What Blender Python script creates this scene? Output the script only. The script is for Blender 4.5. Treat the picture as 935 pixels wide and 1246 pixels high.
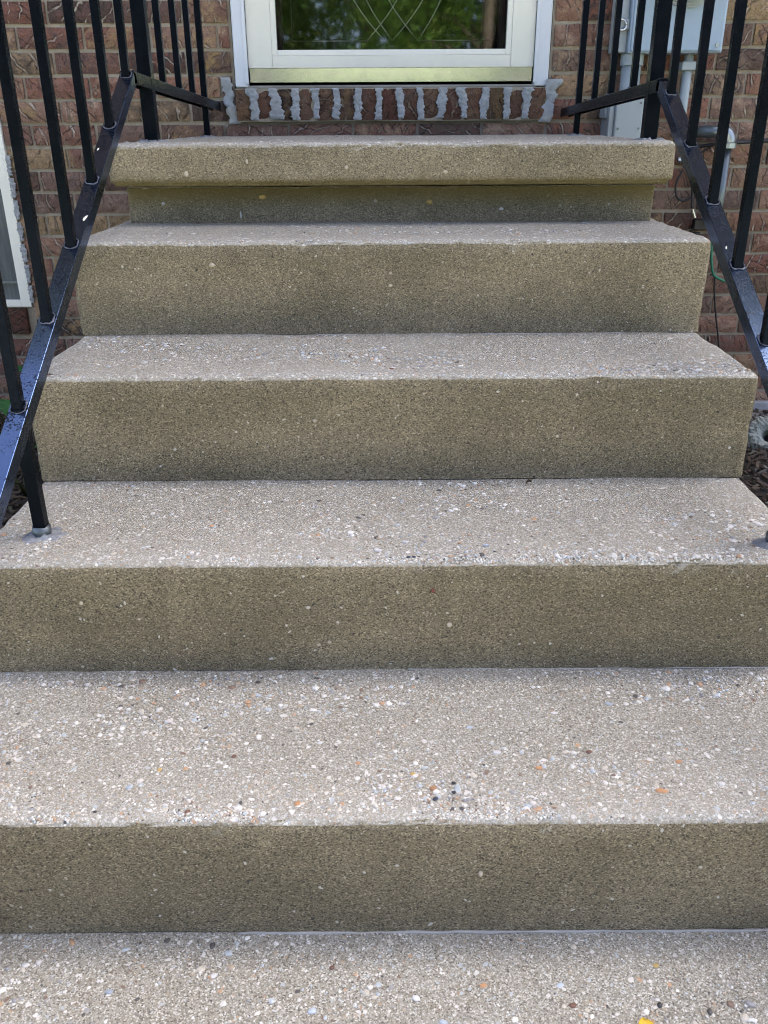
import bpy, bmesh, math, random
from mathutils import Vector, Matrix, Euler, noise

# ---------------------------------------------------------------- camera, sky, sun, exposure
for o in list(bpy.data.objects):
    bpy.data.objects.remove(o)
scene = bpy.context.scene
COL = scene.collection
R = math.radians
random.seed(11)

cam_d = bpy.data.cameras.new('camera')
cam = bpy.data.objects.new('camera', cam_d)
COL.objects.link(cam)
cam_d.sensor_fit = 'VERTICAL'
cam_d.sensor_height = 36.0
cam_d.lens = 36.0 * 1039.08 / 1246.0
cam_d.clip_start = 0.02
cam_d.clip_end = 400
cam.matrix_world = (Matrix.Translation((-0.014, -0.758, 0.926))
                    @ Euler((math.pi / 2 - 0.428, 0, 0.0003)).to_matrix().to_4x4()
                    @ Matrix.Rotation(-0.0057, 4, 'Z'))
scene.camera = cam

SUN_EL, SUN_AZ = R(57), R(42)          # the sun stands behind the house: the stairs lie in open shade
world = bpy.data.worlds.new('World')
scene.world = world
world.use_nodes = True
wn = world.node_tree
wn.nodes.clear()
sky = wn.nodes.new('ShaderNodeTexSky')
sky.sky_type = 'NISHITA'
sky.sun_disc = False
sky.sun_elevation = SUN_EL
sky.sun_rotation = SUN_AZ
sky.air_density = 0.35
sky.dust_density = 4.0
sky.ozone_density = 0.0
bg = wn.nodes.new('ShaderNodeBackground')
bg.inputs['Strength'].default_value = 0.15
wo = wn.nodes.new('ShaderNodeOutputWorld')
wn.links.new(sky.outputs[0], bg.inputs[0])
wn.links.new(bg.outputs[0], wo.inputs[0])

sun_d = bpy.data.lights.new('sun', 'SUN')
sun_d.energy = 5.0
sun_d.angle = R(0.5)
sun_d.color = (1.0, 0.95, 0.86)
sun = bpy.data.objects.new('sun', sun_d)
COL.objects.link(sun)
to_sun = Vector((math.sin(SUN_AZ) * math.cos(SUN_EL), math.cos(SUN_AZ) * math.cos(SUN_EL), math.sin(SUN_EL)))
sun.rotation_euler = to_sun.to_track_quat('Z', 'Y').to_euler()
sun.location = (3, 8, 14)

vs = scene.view_settings
vs.view_transform = 'Standard'
vs.look = 'None'
vs.exposure = 2.7
vs.gamma = 1.0
vs.use_curve_mapping = False
cy = scene.cycles
cy.max_bounces = 4
cy.diffuse_bounces = 2
cy.glossy_bounces = 3
cy.transmission_bounces = 4
cy.transparent_max_bounces = 6
cy.filter_width = 1.1
cy.use_denoising = True
cy.denoising_prefilter = 'FAST'
cy.caustics_reflective = False
cy.caustics_refractive = False

# ---------------------------------------------------------------- node helpers
class NT:
    def __init__(self, name):
        self.m = bpy.data.materials.new(name)
        self.m.use_nodes = True
        self.t = self.m.node_tree
        self.t.nodes.clear()
        self.out = self.t.nodes.new('ShaderNodeOutputMaterial')
    def n(self, kind, **kw):
        nd = self.t.nodes.new(kind)
        for k, v in kw.items():
            setattr(nd, k, v)
        return nd
    def set(self, sock, v):
        if isinstance(v, bpy.types.NodeSocket):
            self.t.links.new(v, sock)
        elif v is not None:
            if isinstance(v, (tuple, list)) and len(v) == 3 and sock.type == 'RGBA':
                v = (*v, 1)
            sock.default_value = v
    def math(self, op, a, b=None, c=None, clamp=False):
        nd = self.n('ShaderNodeMath', operation=op, use_clamp=clamp)
        self.set(nd.inputs[0], a); self.set(nd.inputs[1], b)
        if c is not None: self.set(nd.inputs[2], c)
        return nd.outputs[0]
    def mix(self, f, a, b, mode='MIX'):
        nd = self.n('ShaderNodeMix', data_type='RGBA', blend_type=mode)
        self.set(nd.inputs[0], f); self.set(nd.inputs[6], a); self.set(nd.inputs[7], b)
        return nd.outputs[2]
    def step(self, v, lo, hi):
        nd = self.n('ShaderNodeMapRange', interpolation_type='SMOOTHSTEP')
        self.set(nd.inputs[0], v); self.set(nd.inputs[1], lo); self.set(nd.inputs[2], hi)
        return nd.outputs[0]
    def noise(self, vec, scale, detail=3, rough=.55, dist=0):
        nd = self.n('ShaderNodeTexNoise')
        self.set(nd.inputs['Vector'], vec); nd.inputs['Scale'].default_value = scale
        nd.inputs['Detail'].default_value = detail; nd.inputs['Roughness'].default_value = rough
        nd.inputs['Distortion'].default_value = dist
        return nd
    def voro(self, vec, scale, feature='F1'):
        nd = self.n('ShaderNodeTexVoronoi', feature=feature)
        self.set(nd.inputs['Vector'], vec); nd.inputs['Scale'].default_value = scale
        return nd
    def ramp(self, f, stops, interp='LINEAR'):
        nd = self.n('ShaderNodeValToRGB')
        cr = nd.color_ramp; cr.interpolation = interp
        while len(cr.elements) < len(stops): cr.elements.new(.5)
        for e, (p, c) in zip(cr.elements, stops):
            e.position = p; e.color = (*c, 1)
        self.set(nd.inputs[0], f)
        return nd.outputs[0]
    def mapping(self, vec, scale=(1, 1, 1), rot=(0, 0, 0), loc=(0, 0, 0)):
        nd = self.n('ShaderNodeMapping')
        self.set(nd.inputs[0], vec); self.set(nd.inputs[1], loc); self.set(nd.inputs[2], rot); self.set(nd.inputs[3], scale)
        return nd.outputs[0]
    def vadd(self, a, b, op='ADD'):
        nd = self.n('ShaderNodeVectorMath', operation=op)
        self.set(nd.inputs[0], a); self.set(nd.inputs[1], b)
        return nd.outputs[0]
    def vscale(self, a, s):
        nd = self.n('ShaderNodeVectorMath', operation='SCALE')
        self.set(nd.inputs[0], a); self.set(nd.inputs['Scale'], s)
        return nd.outputs[0]
    def bump(self, h, strength, dist, normal=None):
        nd = self.n('ShaderNodeBump')
        nd.inputs['Strength'].default_value = strength
        nd.inputs['Distance'].default_value = dist
        self.set(nd.inputs['Height'], h)
        if normal is not None: self.set(nd.inputs['Normal'], normal)
        return nd.outputs[0]
    def finish(self, color, rough=.8, normal=None, metallic=0., spec=.5, **kw):
        b = self.n('ShaderNodeBsdfPrincipled')
        self.set(b.inputs['Base Color'], color); self.set(b.inputs['Roughness'], rough)
        self.set(b.inputs['Metallic'], metallic); self.set(b.inputs['Specular IOR Level'], spec)
        if normal is not None: self.set(b.inputs['Normal'], normal)
        for k, v in kw.items(): self.set(b.inputs[k], v)
        self.t.links.new(b.outputs[0], self.out.inputs[0])
        return self.m

PEB = [(0, (.66, .65, .59)), (.22, (.43, .48, .49)), (.36, (.53, .49, .40)), (.50, (.36, .29, .20)),
       (.60, (.74, .74, .68)), (.73, (.45, .27, .145)), (.79, (.27, .27, .27)), (.86, (.60, .57, .52)),
       (.93, (.17, .105, .07)), (.97, (.035, .033, .035))]

def concrete(name, tan=0.0, algae=None, mode='mix'):
    """Weathered cast concrete: cement skin on upright faces, worn exposed aggregate on the faces people walk on."""
    N = NT(name)
    geo = N.n('ShaderNodeNewGeometry')
    P = geo.outputs['Position']
    sep = N.n('ShaderNodeSeparateXYZ'); N.set(sep.inputs[0], geo.outputs['True Normal'])
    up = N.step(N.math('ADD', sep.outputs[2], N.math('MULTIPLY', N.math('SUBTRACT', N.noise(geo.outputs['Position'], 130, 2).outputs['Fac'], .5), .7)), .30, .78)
    at = N.n('ShaderNodeAttribute', attribute_name='wear')
    wear = at.outputs['Fac']
    w1 = N.noise(P, 60, 2).outputs['Color']
    Pd = N.vadd(P, N.vscale(N.vadd(w1, (-.5, -.5, -.5)), .012))
    big = N.noise(P, 5.5, 4, .6).outputs['Fac']
    mid = N.noise(P, 26, 4, .65).outputs['Fac']
    fine = N.noise(P, 420, 3, .7).outputs['Fac']
    # worn walking surface
    sand = N.voro(P, 620)
    sandv = N.n('ShaderNodeSeparateColor'); N.set(sandv.inputs[0], sand.outputs['Color'])
    wetness = N.math('ADD', N.math('MULTIPLY', wear, .55), N.math('MULTIPLY', big, .6))
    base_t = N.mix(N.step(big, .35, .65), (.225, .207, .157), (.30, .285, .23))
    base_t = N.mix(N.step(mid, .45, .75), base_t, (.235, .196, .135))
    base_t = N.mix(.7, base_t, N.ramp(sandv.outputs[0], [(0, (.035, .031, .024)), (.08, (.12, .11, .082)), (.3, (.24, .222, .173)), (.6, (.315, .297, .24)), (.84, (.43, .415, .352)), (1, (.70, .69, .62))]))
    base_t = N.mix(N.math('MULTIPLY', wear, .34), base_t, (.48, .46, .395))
    def pebbles(scale, keep, r0, r1, base, below):
        v = N.voro(Pd, scale)
        s = N.n('ShaderNodeSeparateColor'); N.set(s.inputs[0], v.outputs['Color'])
        th = N.math('SUBTRACT', keep + .14, N.math('MULTIPLY', wetness, .52))
        on = N.math('GREATER_THAN', s.outputs[0], th)
        rad = N.math('ADD', r0, N.math('MULTIPLY', s.outputs[1], r1 - r0))
        body = N.math('SUBTRACT', 1.0, N.step(v.outputs['Distance'], N.math('SUBTRACT', rad, .10), rad))
        mk = N.math('MULTIPLY', on, body)
        col = N.ramp(s.outputs[2], PEB, 'CONSTANT')
        return N.mix(N.math('MULTIPLY', mk, .76), base, col), N.math('MAXIMUM', below, mk)
    c, h = pebbles(330, .70, .25, .5, base_t, 0.0)
    c, h = pebbles(190, .80, .25, .48, c, h)
    c, h = pebbles(105, .93, .2, .42, c, h)
    # cement skin of the upright faces
    st = N.noise(N.mapping(P, (1.2, 1.2, 14)), 9, 4, .6).outputs['Fac']
    k = 1.0 - tan
    tone = N.noise(N.mapping(P, (1, 1, 1.6)), 2.6, 4, .65).outputs['Fac']
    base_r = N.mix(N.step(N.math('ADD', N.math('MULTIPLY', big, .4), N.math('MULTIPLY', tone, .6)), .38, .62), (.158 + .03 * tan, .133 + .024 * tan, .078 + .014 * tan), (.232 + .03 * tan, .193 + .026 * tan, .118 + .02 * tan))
    base_r = N.mix(N.math('MULTIPLY', N.step(st, .45, .8), .5), base_r, (.225, .178, .112))
    base_r = N.mix(N.math('MULTIPLY', N.step(mid, .55, .8), .35), base_r, (.125, .113, .066))
    g2 = N.voro(N.mapping(P, (.8, 1, 1.1)), 720)
    g2s = N.n('ShaderNodeSeparateColor'); N.set(g2s.inputs[0], g2.outputs['Color'])
    base_r = N.mix(.78, base_r, N.mix(1.0, base_r, N.ramp(g2s.outputs[0], [(0, (.05, .05, .05)), (.12, (.32, .32, .32)), (.3, (.85, .85, .85)), (.7, (1.1, 1.1, 1.1)), (.9, (1.5, 1.5, 1.55)), (1, (2.6, 2.7, 3.1))]), 'MULTIPLY'))
    drip_ = N.noise(N.mapping(P, (26, 26, 1.4)), 1.0, 4, .7).outputs['Fac']
    base_r = N.mix(N.math('MULTIPLY', N.step(drip_, .56, .78), .42), base_r, N.mix(1, base_r, (.55, .55, .5), 'MULTIPLY'))
    lite = N.noise(N.mapping(P, (3, 3, 7)), 1.7, 5, .75).outputs['Fac']
    base_r = N.mix(N.math('MULTIPLY', N.step(lite, .55, .75), .4), base_r, N.mix(1, base_r, (1.6, 1.55, 1.5), 'MULTIPLY'))
    v3 = N.voro(Pd, 170)
    s3 = N.n('ShaderNodeSeparateColor'); N.set(s3.inputs[0], v3.outputs['Color'])
    m3 = N.math('MULTIPLY', N.math('GREATER_THAN', s3.outputs[0], .925), N.math('LESS_THAN', v3.outputs['Distance'], N.math('MULTIPLY', s3.outputs[1], .42)))
    base_r = N.mix(m3, base_r, N.ramp(s3.outputs[2], [(0, (.5, .47, .4)), (.5, (.42, .37, .28)), (.7, (.3, .24, .16)), (.85, (.05, .045, .04))], 'CONSTANT'))
    v4 = N.voro(P, 210)
    s4 = N.n('ShaderNodeSeparateColor'); N.set(s4.inputs[0], v4.outputs['Color'])
    pit = N.math('MULTIPLY', N.math('GREATER_THAN', s4.outputs[1], .90), N.math('LESS_THAN', v4.outputs['Distance'], .33))
    base_r = N.mix(N.math('MULTIPLY', pit, .8), base_r, (.05, .045, .032))
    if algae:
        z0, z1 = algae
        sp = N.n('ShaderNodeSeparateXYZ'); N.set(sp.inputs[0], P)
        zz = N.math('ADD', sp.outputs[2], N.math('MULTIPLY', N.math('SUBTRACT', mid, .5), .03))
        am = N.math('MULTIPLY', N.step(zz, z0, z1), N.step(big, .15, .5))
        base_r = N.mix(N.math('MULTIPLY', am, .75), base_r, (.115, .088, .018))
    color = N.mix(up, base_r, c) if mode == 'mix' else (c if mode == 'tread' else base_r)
    grain = (sandv.outputs[1] if mode == 'tread' else g2s.outputs[1])
    height = N.math('ADD', N.math('MULTIPLY', grain, .5), N.math('MULTIPLY', fine, .8))
    nb = N.bump(height, .6, .0014)
    rg = N.math('ADD', .62, N.math('MULTIPLY', fine, .3))
    return N.finish(color, rg, nb, spec=.4)

M = {}
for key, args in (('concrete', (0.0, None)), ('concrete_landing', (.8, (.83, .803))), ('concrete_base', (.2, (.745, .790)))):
    for mode in ('riser', 'tread', 'mix'):
        M[key + '_' + mode] = concrete(key + '_' + mode, *args, mode)

def pebble_mat(name, island=True):
    N = NT(name)
    if island:
        r = N.n('ShaderNodeNewGeometry').outputs['Random Per Island']
    else:
        r = N.n('ShaderNodeObjectInfo').outputs['Random']
    c = N.mix(.14, N.ramp(r, PEB, 'CONSTANT'), (.36, .34, .28))
    geo = N.n('ShaderNodeNewGeometry')
    nz = N.noise(geo.outputs['Position'], 500, 2).outputs['Fac']
    c = N.mix(.3, c, N.mix(1, c, N.ramp(nz, [(.3, (.5, .5, .5)), (.7, (1.4, 1.4, 1.4))]), 'MULTIPLY'))
    return N.finish(c, .5, spec=.45)
M['pebbles'] = pebble_mat('pebble_mix')

def plain(name, col, rough=.6, metallic=0., var=.18, scale=60, bump=.15, spec=.5, col2=None, coat=0.):
    N = NT(name)
    tc = N.n('ShaderNodeTexCoord')
    nz = N.noise(tc.outputs['Object'], scale, 4, .6).outputs['Fac']
    big = N.noise(tc.outputs['Object'], scale / 9, 3, .6).outputs['Fac']
    c2 = col2 or tuple(x * (1 - var * 1.6) for x in col)
    c = N.mix(N.step(big, .3, .75), col, c2)
    c = N.mix(N.math('MULTIPLY', N.step(nz, .45, .8), .6), c, tuple(x * (1 - var) for x in col))
    b = N.bump(nz, bump, .001)
    return N.finish(c, N.math('ADD', rough - .08, N.math('MULTIPLY', nz, .16)), b, metallic, spec, **({'Coat Weight': coat} if coat else {}))

def black_paint(name='black_enamel', spec=.06, extra=0.):
    N = NT(name)
    geo = N.n('ShaderNodeNewGeometry')
    P = geo.outputs['Position']
    f = N.noise(P, 320, 3, .65).outputs['Fac']
    big = N.noise(P, 22, 3).outputs['Fac']
    chip = N.step(N.noise(P, 150, 4, .7).outputs['Fac'], .66, .72)
    c = N.mix(N.step(big, .3, .7), (.0035, .0045, .006), (.006, .007, .009))
    c = N.mix(N.math('MULTIPLY', chip, .35), c, (.05, .052, .06))
    h = N.math('ADD', N.math('MULTIPLY', f, .5), N.math('MULTIPLY', chip, .5))
    rg = N.math('ADD', .16, N.math('MULTIPLY', N.step(f, .4, .75), .35))
    if extra:
        spk = N.step(N.math('ADD', N.noise(P, 260, 3, .75).outputs['Fac'], N.math('MULTIPLY', N.math('SUBTRACT', big, .5), .5)), .35, .46)
        spec = N.math('ADD', .06, N.math('MULTIPLY', spk, .44))
        rg = N.math('SUBTRACT', .34, N.math('MULTIPLY', spk, .20))
    return N.finish(c, rg, N.bump(h, .15, .0006), spec=spec, **({'IOR': extra, 'Specular Tint': (.28, .48, 1.0, 1)} if extra else {'Specular Tint': (.4, .65, 1.0, 1)}))  # blue sky sheen on rails and balusters is put into the specular tint
M['black'] = black_paint()
M['black_sky_sheen'] = black_paint('black_enamel_sky_sheen', .5, 2.6)
M['bead'] = plain('weld_sealant', (.13, .15, .20), .35, var=.4, scale=200, bump=.5)
M['white'] = plain('white_vinyl', (.89, .87, .74), .32, var=.09, scale=14, bump=.03)
M['trim'] = plain('white_trim_paint', (.74, .77, .80), .42, var=.08, scale=30, bump=.08)
M['metal_strip'] = plain('door_sweep_metal', (.62, .64, .56), .22, .85, .06, 20, .02)
M['dark'] = plain('dark_gap', (.012, .011, .01), .7)
M['thresh'] = plain('threshold_metal', (.33, .31, .27), .5, .3, .2)
M['maroon'] = plain('maroon_door_paint', (.045, .014, .012), .35, var=.2, scale=14, bump=.05)
M['came'] = plain('lead_came', (.5, .48, .42), .3, .8, .1)
M['mortar'] = plain('mortar', (.33, .275, .20), .95, var=.35, scale=180, bump=1.0, col2=(.41, .36, .28))
M['smear'] = plain('pale_mortar_smear', (.40, .415, .41), .9, var=.5, scale=330, bump=1.0, col2=(.29, .30, .295))
M['sealant'] = plain('sealant', (.40, .385, .35), .6, var=.15, scale=120)
M['meter'] = plain('grey_meter_sky_tint', (.36, .45, .55), .3, .1, .06, 18, .03)  # blue of the reflected sky mixed into the base colour
M['pvc'] = plain('grey_plastic', (.36, .41, .42), .42, 0, .08, 22, .04)
M['galv'] = plain('galvanised_metal', (.17, .20, .21), .38, .6, .25, 60, .1)
M['black_rubber'] = plain('black_cable_jacket', (.014, .014, .016), .45)
M['nickel'] = plain('nickel_connector', (.62, .62, .60), .25, .95, .1)
M['green_wire'] = plain('green_wire_jacket', (.02, .20, .11), .4)
M['soil'] = plain('bare_soil', (.02, .017, .012), .95, var=.5, scale=70, bump=1.0, col2=(.04, .032, .021))
M['drive'] = plain('pale_bounce_concrete', (.42, .40, .36), .9, var=.12, scale=30, bump=.3)
M['slab'] = plain('grey_concrete_block', (.23, .215, .19), .9, var=.25, scale=60, bump=.6)
M['crust'] = plain('pale_crust', (.50, .53, .46), .9, var=.6, scale=160, bump=1.0, col2=(.26, .29, .25))
M['yellow'] = plain('yellow_leaf', (.72, .46, .02), .5, var=.12, scale=70)
M['hosta'] = plain('leaf_green', (.028, .145, .03), .4, var=.3, scale=30, bump=.3, col2=(.02, .10, .025))
M['stem'] = plain('plant_stem', (.07, .09, .03), .6)
M['bark'] = plain('bark', (.075, .055, .04), .95, var=.4, scale=20, bump=1.0)
M['roof'] = plain('roof_shingle', (.06, .055, .05), .9, var=.3, scale=20)
M['eave'] = plain('eave_paint', (.6, .6, .58), .6, var=.08)
M['twig'] = plain('dry_leaf_bit', (.06, .035, .02), .8)

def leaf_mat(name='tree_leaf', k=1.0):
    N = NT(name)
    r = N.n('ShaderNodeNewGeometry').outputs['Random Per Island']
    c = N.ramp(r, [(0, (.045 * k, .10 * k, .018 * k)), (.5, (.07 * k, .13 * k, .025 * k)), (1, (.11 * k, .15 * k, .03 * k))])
    b = N.n('ShaderNodeBsdfPrincipled'); N.set(b.inputs['Base Color'], c); b.inputs['Roughness'].default_value = .55
    t = N.n('ShaderNodeBsdfTranslucent'); N.set(t.inputs[0], c)
    mx = N.n('ShaderNodeMixShader'); mx.inputs[0].default_value = .35
    N.t.links.new(b.outputs[0], mx.inputs[1]); N.t.links.new(t.outputs[0], mx.inputs[2])
    N.t.links.new(mx.outputs[0], N.out.inputs[0])
    return N.m
M['leaf'] = leaf_mat()
M['leaf_dark'] = leaf_mat('tree_leaf_dark', .35)  # leaf colour lowered so the left door glass mirrors something dark

def lawn_mat():
    N = NT('lawn')
    P = N.n('ShaderNodeNewGeometry').outputs['Position']
    a = N.noise(P, 1.3, 4).outputs['Fac']; b = N.noise(P, 40, 3, .7).outputs['Fac']
    c = N.mix(N.step(a, .3, .7), (.05, .10, .02), (.09, .125, .03))
    c = N.mix(N.step(b, .4, .7), c, (.03, .06, .012))
    return N.finish(c, .8, N.bump(b, .8, .03))
M['lawn'] = lawn_mat()

def glass_mat(name, tint=(.95, .97, .96)):
    N = NT(name)
    fr = N.n('ShaderNodeFresnel'); fr.inputs[0].default_value = 1.55
    tr = N.n('ShaderNodeBsdfTransparent'); tr.inputs[0].default_value = (*tint, 1)
    gl = N.n('ShaderNodeBsdfGlossy'); gl.inputs['Roughness'].default_value = .03
    mx = N.n('ShaderNodeMixShader')
    N.t.links.new(N.math('MULTIPLY', fr.outputs[0], 2.0, clamp=True), mx.inputs[0])
    N.t.links.new(tr.outputs[0], mx.inputs[1]); N.t.links.new(gl.outputs[0], mx.inputs[2])
    N.t.links.new(mx.outputs[0], N.out.inputs[0])
    return N.m
M['glass'] = glass_mat('door_glass')

def screen_mat():
    N = NT('window_screen')
    P = N.n('ShaderNodeNewGeometry').outputs['Position']
    g = N.noise(N.mapping(P, (1, 1, .06)), 90, 3).outputs['Fac']
    c = N.mix(N.step(g, .4, .7), (.085, .095, .09), (.13, .14, .13))
    return N.finish(c, .6)
M['screen'] = screen_mat()

def brick_mat(name, island, dark=1.0):
    N = NT(name)
    if island:
        r = N.n('ShaderNodeNewGeometry').outputs['Random Per Island']
        co = N.n('ShaderNodeNewGeometry').outputs['Position']
    else:
        r = N.n('ShaderNodeObjectInfo').outputs['Random']
        co = N.n('ShaderNodeTexCoord').outputs['Object']
    def rnd(k):
        return N.math('FRACT', N.math('MULTIPLY', r, k))
    off = N.n('ShaderNodeCombineXYZ')
    N.set(off.inputs[0], N.math('MULTIPLY', rnd(37.7), 9)); N.set(off.inputs[1], N.math('MULTIPLY', rnd(91.3), 9)); N.set(off.inputs[2], N.math('MULTIPLY', rnd(17.9), 9))
    C = N.vadd(co, off.outputs[0])
    base = N.ramp(rnd(13.37), [(0, (.045, .033, .027)), (.14, (.13, .08, .06)), (.26, (.26, .13, .088)), (.38, (.17, .075, .052)), (.52, (.29, .165, .11)), (.64, (.13, .088, .07)), (.78, (.28, .165, .118)), (.9, (.31, .215, .115)), (1, (.06, .044, .038))])
    n1 = N.noise(C, 26, 4, .65).outputs['Fac']
    n2 = N.noise(C, 70, 4, .7, .6).outputs['Fac']
    c = N.mix(N.step(n1, .42, .7), base, N.ramp(rnd(71.1), [(0, (.29, .115, .075)), (.3, (.085, .06, .055)), (.6, (.38, .26, .185)), (1, (.29, .19, .08))]))
    c = N.mix(N.math('MULTIPLY', N.step(n2, .52, .75), .45), c, (.13, .095, .08))
    # bark-like scratches in changing directions
    hts = []
    wob = N.vscale(N.vadd(N.noise(C, 14, 3).outputs['Color'], (-.5, -.5, -.5)), .05)
    for i, (k1, sc_) in enumerate(((53.1, 9.0), (29.3, 15.0))):
        ang = N.math('MULTIPLY', N.math('SUBTRACT', rnd(k1), .5), 2.4)
        rv = N.n('ShaderNodeCombineXYZ'); N.set(rv.inputs[1], ang)
        q = N.mapping(N.vadd(C, wob), (1, 1, 1), rv.outputs[0])
        w = N.n('ShaderNodeTexWave', wave_type='BANDS', bands_direction='X', wave_profile='SIN')
        N.set(w.inputs['Vector'], q); w.inputs['Scale'].default_value = sc_; w.inputs['Distortion'].default_value = 3.0
        w.inputs['Detail'].default_value = 2; w.inputs['Detail Scale'].default_value = 1.4
        hts.append(w.outputs['Fac'])
    mA = N.step(N.noise(C, 21, 2).outputs['Fac'], .44, .60)
    mB = N.step(N.noise(N.vadd(C, (3.1, 7.7, 1.3)), 24, 2).outputs['Fac'], .46, .62)
    sA = N.math('MULTIPLY', N.step(hts[0], .93, .995), mA)
    sB = N.math('MULTIPLY', N.step(hts[1], .86, .97), mB)
    dk = N.math('MULTIPLY', N.step(hts[0], .62, .82), mA)
    c = N.mix(N.math('MULTIPLY', dk, .45), c, N.mix(.75, c, (.02, .014, .012)))  # dark line beside each light scratch, groove shade put into the colour
    c = N.mix(N.math('MULTIPLY', sA, N.math('ADD', .12, N.math('MULTIPLY', rnd(7.7), .55))), c, (.62, .53, .42))
    c = N.mix(N.math('MULTIPLY', sB, .8), c, N.mix(.7, c, (.03, .02, .016)))
    speck = N.noise(C, 260, 3, .7).outputs['Fac']
    c = N.mix(.55, c, N.mix(1, c, N.ramp(speck, [(.3, (.35, .35, .35)), (.5, (1, 1, 1)), (.7, (1.7, 1.7, 1.7))]), 'MULTIPLY'))
    if dark < 1: c = N.mix(1, c, (dark, dark * .92, dark * .84), 'MULTIPLY')
    h = N.math('ADD', N.math('ADD', N.math('MULTIPLY', sA, .8), N.math('MULTIPLY', N.math('ADD', sB, N.math('MULTIPLY', dk, .5)), -.8)), N.math('ADD', N.math('MULTIPLY', n2, 1.2), N.math('MULTIPLY', speck, .3)))
    return N.finish(c, .85, N.bump(h, 1.0, .004), spec=.3)
M['brick'] = brick_mat('rough_brick', False)
M['brick_dark'] = brick_mat('weathered_sill_brick', False, .5)
M['brick_far'] = brick_mat('rough_brick_far', True)

# ---------------------------------------------------------------- mesh helpers
class MB:
    def __init__(self):
        self.v, self.f = [], []
    def add(self, v, f):
        b = len(self.v)
        self.v += [tuple(p) for p in v]
        self.f += [tuple(i + b for i in q) for q in f]
        return self
    def box(self, a, b):
        x0, y0, z0 = a; x1, y1, z1 = b
        return self.add([(x0, y0, z0), (x1, y0, z0), (x1, y1, z0), (x0, y1, z0), (x0, y0, z1), (x1, y0, z1), (x1, y1, z1), (x0, y1, z1)],
                        [(0, 3, 2, 1), (4, 5, 6, 7), (0, 1, 5, 4), (1, 2, 6, 5), (2, 3, 7, 6), (3, 0, 4, 7)])
    def tube(self, pts, rad, seg=10, cap=True, flat=None):
        pts = [Vector(p) for p in pts]
        n = len(pts)
        rads = rad if isinstance(rad, (list, tuple)) else [rad] * n
        rings = []
        prev = None
        for i, p in enumerate(pts):
            t = (pts[min(i + 1, n - 1)] - pts[max(i - 1, 0)]).normalized()
            if prev is None:
                a = t.orthogonal().normalized()
            else:
                a = (prev - t * prev.dot(t)).normalized()
            prev = a
            b = t.cross(a)
            rings.append([p + (a * math.cos(2 * math.pi * k / seg) + b * math.sin(2 * math.pi * k / seg)) * rads[i] for k in range(seg)])
        vs_, fs = [], []
        for r_ in rings: vs_ += r_
        for i in range(n - 1):
            for k in range(seg):
                fs.append((i * seg + k, i * seg + (k + 1) % seg, (i + 1) * seg + (k + 1) % seg, (i + 1) * seg + k))
        if cap:
            fs.append(tuple(range(seg - 1, -1, -1))); fs.append(tuple((n - 1) * seg + k for k in range(seg)))
        return self.add(vs_, fs)
    def prism(self, prof, p0, p1, side, up):
        """profile (a, b) swept from p0 to p1; a along side, b along up"""
        p0, p1, side, up = Vector(p0), Vector(p1), Vector(side), Vector(up)
        n = len(prof)
        v = [p0 + side * a + up * b for a, b in prof] + [p1 + side * a + up * b for a, b in prof]
        f = [(k, (k + 1) % n, n + (k + 1) % n, n + k) for k in range(n)]
        f += [tuple(range(n - 1, -1, -1)), tuple(range(n, 2 * n))]
        return self.add(v, f)
    def build(self, name, mat, parent=None, smooth=False, bevel=0., seg=2, stuff=False):
        me = bpy.data.meshes.new(name)
        me.from_pydata(self.v, [], self.f)
        bm = bmesh.new(); bm.from_mesh(me)
        bmesh.ops.recalc_face_normals(bm, faces=bm.faces)
        if bevel:
            es = [e for e in bm.edges if len(e.link_faces) == 2 and e.calc_face_angle(0) > .6]
            bmesh.ops.bevel(bm, geom=es, offset=bevel, segments=seg, profile=.5, affect='EDGES', clamp_overlap=True)
        bm.to_mesh(me); bm.free()
        if smooth:
            for p in me.polygons: p.use_smooth = True
        me.materials.append(M[mat])
        o = bpy.data.objects.new(name, me)
        COL.objects.link(o)
        if parent is not None:
            o.parent = parent
            o.matrix_parent_inverse = Matrix.Identity(4)
            if parent.location.length > 0:
                o.location = -Vector(parent.location) if parent.parent is None else (0, 0, 0)
        if stuff: o['kind'] = 'stuff'
        return o

def thing(name, label, cat, group=None, loc=(0, 0, 0)):
    o = bpy.data.objects.new(name, None)
    o.empty_display_size = .1
    COL.objects.link(o)
    o.location = loc
    o['label'] = label; o['category'] = cat
    if group: o['group'] = group
    return o
def tag(o, label, cat, group=None):
    o['label'] = label; o['category'] = cat
    if group: o['group'] = group
    return o
def struct(o):
    o['kind'] = 'structure'
    return o
def fbm(p, s, seed=0.):
    return noise.fractal(Vector(p) * s + Vector((seed, seed * 1.7, -seed)), 1.0, 2.0, 4)

def ticks(a, b, step, r):
    m = [a, a + .12 * r, a + .3 * r, a + .6 * r, a + r]
    e = [b - r, b - .6 * r, b - .3 * r, b - .12 * r, b]
    n = max(1, int((b - a - 2 * r) / step))
    return m + [a + r + (b - a - 2 * r) * i / n for i in range(1, n)] + e

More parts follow.
